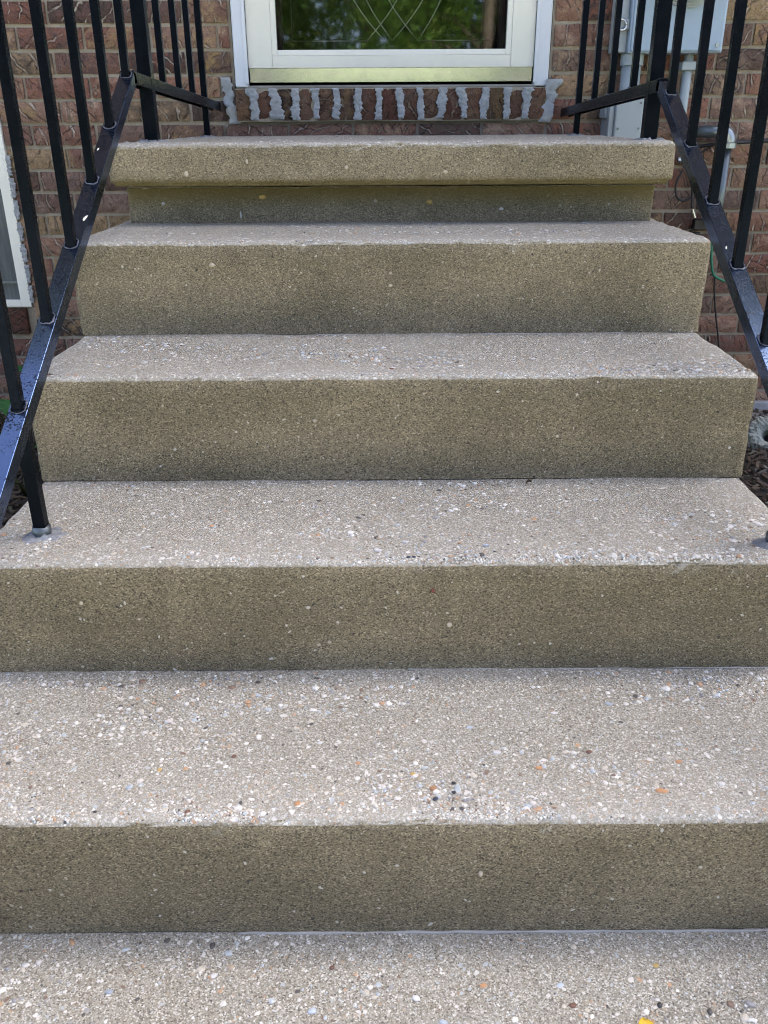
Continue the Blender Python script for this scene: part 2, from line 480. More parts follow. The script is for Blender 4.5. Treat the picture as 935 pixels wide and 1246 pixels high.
def slab(name, x0, x1, y0, y1, z0, z1, r, mat, parent, rb=None, wavy=0., seed=0., step=.012, ystep=.02):
    """cast block with worn, rounded and slightly uneven edges (front, sides and top; the underside when rb is given)"""
    X, Y, Z = ticks(x0, x1, step, r), ticks(y0, y1, ystep, r), ticks(z0, z1, .014, r if rb else .006)
    nx, ny, nz = len(X), len(Y), len(Z)
    idx, verts, faces, wear = {}, [], [], []
    zr = z1
    def vert(i, j, k):
        key = (i, j, k)
        if key in idx: return idx[key]
        p = Vector((X[i], Y[j], Z[k]))
        lo = z0 + rb if rb else -9
        ins = Vector((min(max(p.x, x0 + r), x1 - r), max(p.y, y0 + r), min(max(p.z, lo), z1 - r)))
        d = p - ins
        top_t = p.z
        if d.length > 1e-7:
            m = max(abs(d.x), abs(d.y), abs(d.z))
            rr = r if p.z > (z0 + z1) / 2 or not rb else rb
            q = ins + d.normalized() * min(d.length, max(r if d.z >= 0 else (rb or r), 1e-6)) if (abs(d.x) > 0) + (abs(d.y) > 0) + (abs(d.z) > 0) > 1 else p
        else:
            q = p
        edge = 0.
        if (abs(d.x) > 1e-6) + (abs(d.y) > 1e-6) + (abs(d.z) > 1e-6) > 1: edge = 1.
        nrm = d.normalized() if d.length > 1e-7 else Vector((0, 0, 1))
        a = fbm((q.x, q.y * 3, q.z * 3), 3.0, seed) * .0022 + fbm(q, 22, seed + 3) * .0008
        if edge:
            e2 = fbm((q.x, q.y, q.z), 38, seed + 7)
            a += e2 * .0016 - max(0., fbm((q.x, q.z * 2, 0), 15, seed + 9) - .45) * .010 - max(0., fbm((q.x, q.z, 0), 60, seed + 19) - .55) * .012
        q = q + nrm * a
        if k == 0 and wavy:
            q.z += max(0., fbm((q.x, 0, 0), 5, seed + 5) * .5 + .45) * wavy + .0006
        elif k == 0:
            q.z = z0 + .0005
        idx[key] = len(verts)
        verts.append(q)
        wear.append(max(math.exp(-max(0, q.y - y0) / .09), .9 * math.exp(-max(0, min(q.x - x0, x1 - q.x)) / .03)) * (1 if q.z > z1 - .02 else 0))
        return idx[key]
    for i in range(nx - 1):
        for j in range(ny - 1):
            faces.append((vert(i, j, nz - 1), vert(i + 1, j, nz - 1), vert(i + 1, j + 1, nz - 1), vert(i, j + 1, nz - 1)))
        for k in range(nz - 1):
            faces.append((vert(i, 0, k), vert(i + 1, 0, k), vert(i + 1, 0, k + 1), vert(i, 0, k + 1)))
    for i, flip in ((0, 1), (nx - 1, 0)):
        for j in range(ny - 1):
            for k in range(nz - 1):
                q = (vert(i, j, k), vert(i, j + 1, k), vert(i, j + 1, k + 1), vert(i, j, k + 1))
                faces.append(q[::-1] if flip else q)
    for i in range(nx - 1):
        for j in range(ny - 1):
            faces.append((vert(i, j, 0), vert(i, j + 1, 0), vert(i + 1, j + 1, 0), vert(i + 1, j, 0)))
    me = bpy.data.meshes.new(name)
    me.from_pydata(verts, [], faces)
    at = me.attributes.new('wear', 'FLOAT', 'POINT')
    at.data.foreach_set('value', wear)
    for mode in ('riser', 'tread', 'mix'): me.materials.append(M[mat + '_' + mode])
    me.update()
    for p in me.polygons:
        p.use_smooth = True
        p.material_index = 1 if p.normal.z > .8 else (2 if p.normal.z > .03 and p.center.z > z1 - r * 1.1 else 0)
    o = bpy.data.objects.new(name, me)
    COL.objects.link(o)
    if parent is not None: o.parent = parent
    return o

def ico(sub):
    bm = bmesh.new(); bmesh.ops.create_icosphere(bm, subdivisions=sub, radius=1)
    v = [tuple(x.co) for x in bm.verts]; f = [tuple(x.index for x in g.verts) for g in bm.faces]
    bm.free(); return v, f
ICO1, ICO2 = ico(1), ico(2)

# ---------------------------------------------------------------- the setting
WALL = 2.196
g = MB()
n = 40
g.add([(-150, -150, -.06), (150, -150, -.06), (150, 150, -.06), (-150, 150, -.06)], [(0, 1, 2, 3)])
struct(g.build('lawn', 'lawn'))

def rough_sheet(name, x0, x1, y0, y1, z, mat, amp, st, skirt=.12, hole=None):
    m = MB(); nx = max(2, int((x1 - x0) / st)); ny = max(2, int((y1 - y0) / st))
    vv = []
    for j in range(ny + 1):
        for i in range(nx + 1):
            x = x0 + (x1 - x0) * i / nx; y = y0 + (y1 - y0) * j / ny
            vv.append((x, y, z + fbm((x, y, 0), 9, 2) * amp + fbm((x, y, 0), 40, 4) * amp * .4))
    ff = [(j * (nx + 1) + i, j * (nx + 1) + i + 1, (j + 1) * (nx + 1) + i + 1, (j + 1) * (nx + 1) + i) for j in range(ny) for i in range(nx)]
    m.add(vv, ff)
    return m.build(name, mat, smooth=True)
struct(rough_sheet('flower_bed_left', -2.6, -.615, -.1, 2.19, -.025, 'soil', .014, .02))
struct(rough_sheet('flower_bed_right', .615, 2.6, -.1, 2.19, -.025, 'soil', .014, .02))
path = struct(slab('path', -.82, .82, -1.0, .05, -.11, 0, .012, 'concrete', None, seed=31, ystep=.025))

m = MB(); m.box((-6.5, -5.6, -.2), (6.5, -1.006, -.004))
struct(m.build('bounce_slab', 'drive', bevel=.01))  # unseen pale slab, added to bounce sunlight onto wall and risers

M['mulch'] = None
def mulch_mat():
    N = NT('mulch_chips')
    r = N.n('ShaderNodeNewGeometry').outputs['Random Per Island']
    return N.finish(N.ramp(r, [(0, (.03, .022, .015)), (.35, (.075, .052, .034)), (.6, (.12, .09, .06)), (.8, (.06, .055, .05)), (.93, (.20, .185, .16)), (1, (.05, .09, .02))]), .9)
M['mulch'] = mulch_mat()
def mulch(x0, x1, y0, y1, cnt, seed, name):
    rg = random.Random(seed); m = MB()
    for _ in range(cnt):
        c = Vector((rg.uniform(x0, x1), rg.uniform(y0, y1), -.018 + rg.uniform(-.004, .012)))
        L, w, h = rg.uniform(.008, .035), rg.uniform(.004, .012), rg.uniform(.002, .006)
        mt = Euler((rg.uniform(-.5, .5), rg.uniform(-.5, .5), rg.uniform(0, 6.28))).to_matrix()
        q = MB(); q.box((-L / 2, -w / 2, -h / 2), (L / 2, w / 2, h / 2))
        m.add([c + mt @ Vector(p) for p in q.v], q.f)
    for _ in range(cnt // 5):
        sx = x1 + .2 if x0 < 0 else x0 - .2
        c = Vector((rg.uniform(min(sx, x0 if x0 > 0 else x1), max(sx, x0 if x0 > 0 else x1)), rg.uniform(.05, y1), -.018 + rg.uniform(-.004, .012)))
        L, w, h = rg.uniform(.008, .035), rg.uniform(.004, .012), rg.uniform(.002, .006)
        mt = Euler((rg.uniform(-.5, .5), rg.uniform(-.5, .5), rg.uniform(0, 6.28))).to_matrix()
        q = MB(); q.box((-L / 2, -w / 2, -h / 2), (L / 2, w / 2, h / 2))
        m.add([c + mt @ Vector(p) for p in q.v], q.f)
    o = m.build(name, 'mulch', stuff=True)
    return o
o_ = mulch(-1.9, -.84, -.08, 2.15, 6000, 3, 'mulch'); o_['label'] = 'dark bark mulch on the ground left of the stairs'; o_['category'] = 'mulch'
o_ = mulch(.84, 1.9, -.08, 2.15, 6000, 4, 'mulch'); o_['label'] = 'dark bark mulch on the ground right of the stairs'; o_['category'] = 'mulch'

# ---------------------------------------------------------------- concrete stairs
stairs = thing('concrete_stairs', 'tan exposed-aggregate concrete stairs climbing to the front door', 'stairs')
LV = [(0.0, .181, .306), (.306, .361, .614), (.614, .545, .921), (.921, .722, 1.239)]   # front edge, top, back of tread
prev = 0.
steps = []
for k, (y0, z1, y1) in enumerate(LV):
    s = slab('step', -.612, .612, y0, 2.185, prev, z1 + .001, .016, 'concrete', stairs, wavy=(.0012, .0015, .0065, .001)[k], seed=5.3 * k + 1)
    steps.append(s); prev = z1
base = slab('landing_base', -.577, .586, 1.250, 2.185, .722, .7985, .004, 'concrete_base', stairs, seed=40)
m = MB(); m.box((-.56, 1.30, .789), (.57, 2.18, .8045)); m.build('landing_core', 'slab', stairs)
landing = slab('landing_slab', -.598, .607, 1.190, 2.183, .803, .889, .016, 'concrete_landing', stairs, rb=.007, seed=50)

def scatter(parent, y0, y1, z, cnt, r, seed, x0=-.6, x1=.6, nose=True, sc=1.0, power=1.6):
    rng = random.Random(seed)
    m = MB()
    for _ in range(cnt):
        x = rng.uniform(x0, x1)
        a = rng.choices((.0014, .0022, .0034, .0050), (48, 32, 15, 5))[0] * rng.uniform(.8, 1.25) * sc
        b = a * rng.uniform(.55, 1.0); h = a * rng.uniform(.35, .55); ang = rng.uniform(0, math.pi)
        pro = rng.uniform(.15, .5) * h
        if nose and rng.random() < .16:
            a = min(a, .0026) * rng.uniform(.7, 1); b = a * rng.uniform(.6, 1); h = a * .5; pro = rng.uniform(-.1, .25) * h
            th = rng.uniform(.05, .7)            # on the worn nosing
            cy, cz = y0 + r - r * math.sin(th), z - r + r * math.cos(th)
            nv = Vector((0, -math.sin(th), math.cos(th)))
        else:
            t = rng.random() ** power
            cy, cz = y0 + r + (y1 - y0 - r - .006) * t, z
            if fbm((x * 1.0, cy * 1.6, z), 4.5, 21) < -.25 and rng.random() < .7: continue
            nv = Vector((0, 0, 1))
        off = fbm((x, cy * 3, z * 3), 3.0, 0) * 0
        c = Vector((x, cy, cz)) + nv * (pro - h + off)
        ux = Vector((1, 0, 0)); uy = nv.cross(ux)
        e1 = ux * math.cos(ang) + uy * math.sin(ang); e2 = nv.cross(e1)
        V, F = ICO1 if a < .0042 else ICO2
        m.add([c + e1 * (p[0] * a * rng.uniform(.68, 1.2)) + e2 * (p[1] * b * rng.uniform(.68, 1.2)) + nv * (p[2] * h) for p in V], F)
    return m.build('exposed_aggregate', 'pebbles', parent, smooth=True, stuff=True)
for k, (y0, z1, y1) in enumerate(LV):
    scatter(steps[k], y0, y1, z1 + .001, (9500, 7000, 4200, 1800)[k], .016, 100 + k, sc=(1.07, 1.1, 1.14, 1.18)[k])
scatter(landing, 1.19, 2.1, .889, 900, .016, 120, power=2.4, sc=1.1)
scatter(path, -.35, -.002, 0, 4200, .012, 130, nose=False, power=1.0, x0=-.7, x1=.7, sc=1.12)

def stone(parent, x, y, z, a, b, ang, col, name='pebble', h=None):
    key = 'pebble_' + col
    if key not in M:
        M[key] = plain(key, {'orange': (.50, .27, .13), 'black': (.03, .03, .033), 'navy': (.03, .045, .075), 'white': (.68, .67, .64), 'yellow': (.55, .38, .12), 'brown': (.17, .09, .06), 'blue': (.44, .50, .55), 'red': (.2, .06, .035), 'cream': (.55, .48, .35)}[col], .5, var=.25, scale=300)
    V, F = ICO2; rng = random.Random(x * 991 + y * 77)
    h = h or min(a, b) * .5
    m = MB(); m.add([(x + math.cos(ang) * p[0] * a - math.sin(ang) * p[1] * b, y + math.sin(ang) * p[0] * a + math.cos(ang) * p[1] * b, z + p[2] * h - h * .55 + 0) for p in V], F)
    for i, p in enumerate(m.v):
        d = noise.noise(Vector(p) * 330) * .3
        m.v[i] = (x + (p[0] - x) * (1 + d), y + (p[1] - y) * (1 + d), p[2])
    return m.build(name, key, parent, smooth=True)
for (k, x, y, a, b, ang, col) in [
    (0, .323, .048, .0095, .0055, -.2, 'orange'), (0, .070, .064, .0034, .0028, 0, 'black'), (0, .069, .048, .0036, .003, 0, 'black'),
    (0, .046, .037, .0042, .003, .5, 'navy'), (0, .044, .055, .006, .0045, .7, 'orange'), (0, -.12, .03, .006, .0045, .9, 'orange'),
    (0, -.25, .018, .0042, .0032, .3, 'brown'), (0, -.36, .018, .004, .0028, -.3, 'black'), (0, .02, .08, .005, .0042, .1, 'yellow'),
    (0, -.05, .10, .0055, .004, .2, 'orange'), (0, .18, .09, .006, .004, .1, 'orange'), (0, .25, .12, .005, .004, .4, 'brown'),
    (0, -.21, .115, .0048, .0036, 1.0, 'brown'), (0, -.30, .09, .005, .0036, 1.2, 'yellow'), (0, .40, .06, .006, .0042, .2, 'white'),
    (0, .13, .12, .0062, .0045, .2, 'white'), (0, .34, .15, .007, .004, -.3, 'white'), (0, -.10, .14, .006, .0045, .4, 'white'),
    (0, .10, .17, .0065, .0045, -.2, 'blue'), (0, -.33, .06, .006, .0045, .8, 'blue'), (0, .22, .20, .008, .004, -.1, 'white'),
    (0, -.07, .045, .0055, .004, .2, 'cream'), (0, .36, .10, .006, .004, .2, 'orange'), (0, .30, .22, .0065, .004, -.3, 'blue'),
    (1, -.023, .345, .0068, .0046, 0, 'white'), (1, .016, .372, .0058, .0042, -.2, 'white'), (1, .135, .36, .0058, .004, .1, 'blue'),
    (1, -.28, .43, .0055, .004, .2, 'orange'), (1, .22, .45, .006, .004, .1, 'orange'), (1, .02, .323, .004, .003, 0, 'navy'),
    (1, .028, .324, .0038, .003, 0, 'navy'), (1, -.14, .40, .006, .004, 0, 'blue'), (1, -.36, .36, .006, .004, .2, 'white'),
    (2, .0, .66, .0055, .004, .1, 'red'), (2, -.21, .70, .009, .0045, .1, 'white'), (2, .25, .72, .008, .004, 0, 'white'), (2, .1, .70, .0075, .004, 0, 'white')]:
    stone(steps[k], x, y, LV[k][1] + .0017, a * .88, b * .88, ang, col)
for (x, y, a, b, ang, col) in [(.20, -.10, .006, .0045, .2, 'brown'), (.10, -.075, .007, .0045, .2, 'orange'), (.05, -.12, .0075, .0045, -.4, 'blue'), (.19, -.075, .007, .0045, .4, 'blue'), (-.22, -.06, .006, .004, .6, 'white'), (.02, -.09, .0065, .0045, -.3, 'white'), (.31, -.05, .0055, .004, .2, 'yellow'), (-.1, -.105, .007, .005, .2, 'blue'), (.3, -.1, .005, .0035, 1, 'black'), (-.34, -.08, .006, .0045, .2, 'blue'), (-.08, -.05, .0045, .0035, 1, 'brown')]:
    stone(path, x, y, .0012, a * .8, b * .8, ang, col)
def face_stone(parent, x, y, z, a, b, col):
    o = stone(parent, x, y, z, a, .0035, 0, col, h=b)
    o.location = (0, 0, b * .55)
    return o
for (k, x, z, a, b, col) in [(2, .28, .44, .003, .0025, 'cream'), (1, .055, .317, .003, .0035, 'red'), (1, -.45, .30, .003, .0035, 'cream'), (3, -.34, .68, .006, .004, 'cream'), (3, .0, .64, .004, .003, 'cream'), (2, -.13, .47, .004, .003, 'cream'), (0, .10, .10, .003, .004, 'cream'), (1, .08, .26, .004, .004, 'cream')]:
    face_stone(steps[k], x, LV[k][0] - .0012, z, a, b, col)
for (x, z, a, b, col) in [(-.43, .828, .005, .0065, 'cream'), (-.3, .852, .003, .0055, 'cream'), (-.09, .84, .004, .004, 'cream'), (.12, .83, .005, .0035, 'cream')]:
    face_stone(landing, x, 1.1885, z, a, b, col)
for (x, z, a, b, col) in [(-.33, .74, .002, .008, 'white'), (-.28, .777, .008, .005, 'yellow'), (.09, .765, .007, .006, 'yellow'), (-.03, .768, .005, .004, 'cream'), (-.5, .765, .004, .003, 'white'), (.25, .75, .005, .003, 'white')]:
    face_stone(base, x, 1.2495, z, a, b, col)

def bead(name, parent, x0, x1, y, z, rad, mat, seed, gaps=0.):
    m = MB(); pts = []; rr = []
    n_ = int((x1 - x0) / .006)
    for i in range(n_ + 1):
        x = x0 + (x1 - x0) * i / n_
        pts.append((x, y + fbm((x, 0, 0), 30, seed) * .0012, z + fbm((x, 1, 0), 20, seed) * .0008))
        rr.append(max(.0003, rad * (1 + .7 * fbm((x, 0, 2), 14, seed) - gaps * max(0, fbm((x, 3, 0), 6, seed)))))
    m.tube(pts, rr, 6)
    return m.build(name, mat, parent, smooth=True)
bead('sealant_bead', stairs, -.2, .61, -.0015, .0006, .0020, 'sealant', 3, .5)
bead('sealant_bead', stairs, .02, .61, .3052, .1823, .0011, 'sealant', 6, 1.4)
bead('sealant_bead', stairs, -.6, .6, .9205, .5454, .0013, 'sealant', 12, 1.6)

# ---------------------------------------------------------------- brick house
house = thing('brick_house', 'brown rough-faced brick house wall around the white front door', 'house')
rng = random.Random(5)
DX0, DX1 = -.470, .503          # door opening
DZ0 = 1.026
COURSE, BL, BH, BD, J = .0677, .1937, .0572, .092, .0095
variants = {}
def brick_mesh(L, H, key, seed, D=BD):
    if key in variants: return variants[key]
    nx, nz = max(2, int(L / .022)), max(2, int(H / .016))
    m = MB(); r2 = random.Random(seed)
    vv = []
    for j in range(nz + 1):
        for i in range(nx + 1):
            x, z = L * i / nx, H * j / nz
            e = min(x, L - x, z, H - z)
            y = (.004 if e < 1e-5 else 0) + r2.uniform(-.0016, .0016)
            if e < 1e-5: x += r2.uniform(-.0009, .0009); z += r2.uniform(-.0009, .0009)
            vv.append((x, y, z))
    ff = [(j * (nx + 1) + i, j * (nx + 1) + i + 1, (j + 1) * (nx + 1) + i + 1, (j + 1) * (nx + 1) + i) for j in range(nz) for i in range(nx)]
    ring = [i for i in range(nx + 1)] + [(j) * (nx + 1) + nx for j in range(1, nz + 1)] + [nz * (nx + 1) + i for i in range(nx - 1, -1, -1)] + [j * (nx + 1) for j in range(nz - 1, 0, -1)]
    b = len(vv)
    for q in ring: vv.append((vv[q][0], D, vv[q][2]))
    nr = len(ring)
    ff += [(ring[i], b + i, b + (i + 1) % nr, ring[(i + 1) % nr]) for i in range(nr)]
    me = bpy.data.meshes.new('brick'); me.from_pydata(vv, [], ff); me.update()
    me.materials.append(M['brick'])
    variants[key] = me
    return me
def brick(x, z, L, H=BH, y=WALL, name='brick', k=None):
    v = rng.randrange(6)
    me = brick_mesh(L, H, (round(L, 3), round(H, 3), v, name), v + 17)
    if name == 'sill_brick': me.materials[0] = M['brick_dark']
    o = bpy.data.objects.new(name, me); COL.objects.link(o)
    o.parent = house
    o.location = (x, y + rng.uniform(-.0025, .0025), z)
    o.rotation_euler = (rng.uniform(-.008, .008), rng.uniform(-.006, .006), rng.uniform(-.006, .006))
    return o
WX0, WX1, WZ0, WZ1 = -2.02, -1.214, .358, 1.40      # low window on the left
far = MB()
holes = [(DX0 - .004, DX1 + .004, .930, 3.15), (WX0, WX1, WZ0 - .092, WZ1)]
zc0 = 1.198 - COURSE * 18
nb_ = 0
for c in range(0, 76):
    z = zc0 + COURSE * c + .005
    off = .097 + (0 if (c % 2) == (13 % 2) else BL / 2 + J / 2) + .0048
    segs = [(-5.2, 5.2)]
    for (a, b, h0, h1) in holes:
        if z + BH > h0 + .012 and z < h1:
            ns = []
            for (p, q) in segs:
                if b <= p or a >= q: ns.append((p, q)); continue
                if a > p: ns.append((p, a - .004))
                if b < q: ns.append((b + .004, q))
            segs = ns
    i0 = int((-5.4 - off) / (BL + J)) - 1
    for i in range(i0, i0 + 58):
        bx0 = off + i * (BL + J); bx1 = bx0 + BL
        for (p, q) in segs:
            a, b = max(bx0, p), min(bx1, q)
            if b - a < .022: continue
            near = -1.62 < (a + b) / 2 < 1.62 and z < 1.30 and z > -.03
            hidden = -.56 < a and b < .57 and z < .86
            if near and not hidden and nb_ < 292:
                brick(a, z, b - a); nb_ += 1
            elif not hidden:
                far.box((a, WALL, z), (b, WALL + BD, z + BH))
far.build('brickwork', 'brick_far', house, stuff=True)
# rowlock sills
jx = [-.472, -.411, -.343, -.282, -.219, -.155, -.09, -.025, .042, .107, .171, .239, .303, .372, .434, .498]
for a, b in zip(jx[:-1], jx[1:]):
    brick(a + .005, .933, b - a - .010, .088, WALL - .016, 'sill_brick')
for i in range(12):
    brick(WX0 - .02 + i * .0677, WZ0 - .092, .058, .086, WALL - .014, 'sill_brick')
mw = MB()
YM = WALL + .0105
def wallbox(x0, x1, z0, z1): mw.box((x0, YM, z0), (x1, YM + .2, z1))
wallbox(-5.2, WX0, -.3, 5.4); wallbox(WX0, WX1, -.3, WZ0 - .002); wallbox(WX0, WX1, WZ1, 5.4); wallbox(WX1, DX0, -.3, 5.4)
wallbox(DX0, DX1, -.3, DZ0 - .002); wallbox(DX0, DX1, 3.14, 5.4); wallbox(DX1, 5.2, -.3, 5.4)
mw.box((-5.2, YM + .2, -.3), (-5.0, 10, 5.4)); mw.box((5.0, YM + .2, -.3), (5.2, 10, 5.4)); mw.box((-5.2, 9.8, -.3), (5.2, 10, 5.4))
mw.build('mortar_wall', 'mortar', house)
mb2 = MB(); mb2.box((-.466, WALL - .010, .930), (.497, WALL + .006, 1.0235)); mb2.build('sill_mortar', 'mortar', house)
rf = MB()
rf.add([(-5.6, 1.75, 5.35), (5.6, 1.75, 5.35), (5.6, 6.1, 7.9), (-5.6, 6.1, 7.9), (-5.6, 10.4, 5.35), (5.6, 10.4, 5.35),
        (-5.6, 1.75, 5.5), (5.6, 1.75, 5.5), (5.6, 6.1, 8.05), (-5.6, 6.1, 8.05), (-5.6, 10.4, 5.5), (5.6, 10.4, 5.5)],
       [(0, 3, 2, 1), (3, 4, 5, 2), (6, 7, 8, 9), (9, 8, 11, 10), (0, 1, 7, 6), (4, 10, 11, 5), (0, 6, 9, 3), (3, 9, 10, 4), (1, 2, 8, 7), (2, 5, 11, 8)])
roof = rf.build('roof', 'roof', house)
ev = MB(); ev.box((-5.6, 1.73, 5.30), (5.6, 2.19, 5.345)); ev.build('eave', 'eave', roof)

# pale mortar smeared over the sill joints
def smear(x, z0, z1, w0, w1, y, seed, name='mortar_smear', lean=0.):
    m = MB(); n_ = 34; L, Rr = [], []
    for i in range(n_ + 1):
        t = i / n_; z = z0 + (z1 - z0) * t
        w = w0 + (w1 - w0) * t
        cx = x + lean * (t - .5)
        L.append((cx - w * (.46 + .36 * fbm((0, 0, z), 40, seed)) - abs(fbm((0, 0, z), 150, seed)) * .007, z))
        Rr.append((cx + w * (.46 + .36 * fbm((3, 0, z), 40, seed)) + abs(fbm((5, 0, z), 150, seed)) * .007, z))
    vv, ff = [], []
    nc = 9
    for i in range(n_ + 1):
        for k in range(nc + 1):
            u = k / nc
            xx = L[i][0] + (Rr[i][0] - L[i][0]) * u
            e = min(u, 1 - u) * 2
            ez = min(1, min(i, n_ - i) / 1.2)
            hgt = .0028 * min(1, e * 3) * ez + .0024 * fbm((xx, 0, L[i][1]), 130, seed) * (e > 0)
            vv.append((xx, y - hgt, L[i][1]))
    for i in range(n_):
        for k in range(nc):
            a = i * (nc + 1) + k
            ff.append((a, a + 1, a + nc + 2, a + nc + 1))
    m.add(vv, ff)
    return m.build(name, 'smear', house, smooth=True)
YS = WALL - .018
for i, (x, w0, w1, ln) in enumerate([(-.411, .022, .036, -.004), (-.343, .046, .024, -.012), (-.282, .022, .026, 0), (-.219, .014, .022, -.004), (-.155, .016, .021, 0), (-.09, .019, .022, 0), (-.025, .017, .021, .002),
                                      (.042, .020, .022, -.004), (.107, .015, .018, -.004), (.171, .021, .030, .004), (.239, .012, .036, -.008), (.303, .020, .022, .004), (.372, .019, .024, 0), (.434, .018, .030, .004)]):
    smear(x, .935 + rng.uniform(-.003, .003), 1.0235, w0, w1, YS, 3 + i * 2.1, lean=ln)
smear(-.487, .925, 1.055, .034, .030, WALL - .003, 60, lean=-.02)
smear(.505, .925, 1.045, .040, .045, YS + .006, 63, lean=.018)
for i in range(7):
    smear(WX1 + .004, .37 + i * .0677, .43 + i * .0677, .010, .016, WALL - .003, 80 + i)

# front door
M['glass2'] = glass_mat('inner_glass', (.75, .8, .78))
YD = WALL + .004
ds = MB()
def fr(m, x0, x1, z0, z1, y0, y1): m.box((x0, y0, z0), (x1, y1, z1))
GX0, GX1, GZ0 = -.334, .366, 1.129
SX0, SX1 = -.424, .452
fr(ds, SX0, GX0 - .016, 1.079, 3.06, YD, YD + .035); fr(ds, GX1 + .016, SX1, 1.079, 3.06, YD, YD + .035)
fr(ds, GX0 - .0155, GX1 + .0155, 1.079, GZ0 - .016, YD + .0005, YD + .035); fr(ds, GX0 - .0155, GX1 + .0155, 2.96, 3.06, YD + .0005, YD + .035)
sd = ds.build('storm_door', 'white', house, bevel=.002)
sd['label'] = 'white full-glass storm door'
gb = MB()
prof = [(0, 0), (.016, 0), (.016, .012), (.012, .012)]
gb.prism([(0, 0), (-.0155, -.002), (-.0155, .014), (0, .014)], (GX0, YD + .004, GZ0 - .0155), (GX0, YD + .004, 2.97), (1, 0, 0), (0, 1, 0))
gb.prism([(0, 0), (.0155, -.002), (.0155, .014), (0, .014)], (GX1, YD + .004, GZ0 - .0155), (GX1, YD + .004, 2.97), (1, 0, 0), (0, 1, 0))
gb.build('glazing_bead', 'white', sd, bevel=.001)
gb = MB()
gb.prism([(0, 0), (-.0155, -.002), (-.0155, .014), (0, .014)], (GX0 + .0005, YD + .004, GZ0), (GX1 - .0005, YD + .004, GZ0), (0, 0, 1), (0, 1, 0))
gb.build('glazing_bead', 'white', sd, bevel=.001)
gp = MB(); gp.box((GX0 - .004, YD + .016, GZ0 - .004), (GX1 + .004, YD + .020, 2.97)); gp.build('glass_pane', 'glass', sd)
sw = MB(); sw.add([(SX0 + .003, YD + .0012, 1.0785), (SX1 - .003, YD + .0012, 1.0785), (SX1 - .003, YD + .004, 1.0405), (SX0 + .003, YD + .004, 1.0405),
                   (SX0 + .003, YD + .03, 1.0785), (SX1 - .003, YD + .03, 1.0785), (SX1 - .003, YD + .03, 1.0405), (SX0 + .003, YD + .03, 1.0405)],
                  [(0, 1, 2, 3), (4, 7, 6, 5), (0, 4, 5, 1), (3, 2, 6, 7), (0, 3, 7, 4), (1, 5, 6, 2)])
sw.build('door_sweep', 'metal_strip', sd)
th = MB(); th.box((SX0 - .012, YD - .006, 1.0235), (SX1 + .012, YD + .12, 1.0315)); th.build('threshold', 'thresh', house, bevel=.002)
for x0, x1, inner in ((-.466, -.4275, 1), (.4555, .499, -1)):
    t = MB(); t.box((x0, WALL - .006, 1.0265), (x1, WALL + .05, 3.12))
    xe = x1 if inner == 1 else x0
    t2 = t.build('door_trim', 'trim', house, bevel=.004)
    ch = MB()
    a, b = (x1 - .008, x1 + .003) if inner == 1 else (x0 - .003, x0 + .008)
    ch.box((a, WALL - .0085, 1.036), (b, WALL - .002, 3.1)); ch.build('trim_bead', 'trim', t2, bevel=.001)
t = MB(); t.box((-.466, WALL - .005, 3.062), (.499, WALL + .05, 3.13)); t.build('door_trim', 'trim', house, bevel=.004)
# inner door with a bevelled, leaded glass light
YI = WALL + .10
idr = MB()
LX0, LX1, LZ0 = -.325, .352, 1.135
idr.box((-.46, YI, 1.04), (LX0, YI + .04, 3.05)); idr.box((LX1, YI, 1.04), (.495, YI + .04, 3.05)); idr.box((LX0, YI + .0005, 1.04), (LX1, YI + .04, LZ0))
idr.box((LX0, YI + .0005, 2.9), (LX1, YI + .04, 3.05))
inner = idr.build('inner_door', 'maroon', house, bevel=.003)
ig = MB(); ig.box((LX0, YI + .015, LZ0), (LX1, YI + .02, 2.9)); ig.build('glass_light', 'glass2', inner)
room = MB(); room.box((-.8, YI + .5, .9), (.8, YI + .52, 3.2)); room.box((-.8, YI + .05, .9), (-.78, YI + .5, 3.2)); room.box((.78, YI + .05, .9), (.8, YI + .5, 3.2)); room.box((-.8, YI + .05, .88), (.8, YI + .5, .9)); room.box((-.8, YI + .05, 3.2), (.8, YI + .5, 3.22))
room.build('hallway', 'maroon', house)
yc = YI + .010
def came(pts, rad=.0022):
    m = MB(); m.tube(pts, rad, 6); return m.build('lead_came', 'came', inner, smooth=True)
cz = 1.160
came([(LX0 + .03, yc, cz), (-.060, yc, cz)]); came([(.10, yc, cz), (LX1 - .02, yc, cz)])
came([(LX1 - .05, yc, cz - .02), (LX1 - .05, yc, 2.62)]); came([(LX0 + .03, yc, cz), (LX0 + .03, yc, 2.6)]); came([(LX0 + .03, yc, 2.6), (LX1 - .02, yc, 2.6)]); came([(.02, yc, cz + .38), (.02, yc, 2.6)])
for x0, s in ((-.060, 1), (-.012, -1), (.015, 1), (.062, -1)):
    pass
def diag(x0, x1):
    pts = []
    for i in range(9):
        t = i / 8
        pts.append((x0 + (x1 - x0) * (t + .12 * math.sin(math.pi * t)), yc, cz + .19 * t))
    came(pts)
    top = cz + .38
    came([(p[0], p[1], 2 * (cz + .19) - p[2]) for p in pts])
diag(-.060, .075); diag(.020, .155); diag(.020, -.095); diag(.100, -.03); diag(-.005, -.14); diag(.1, .2)

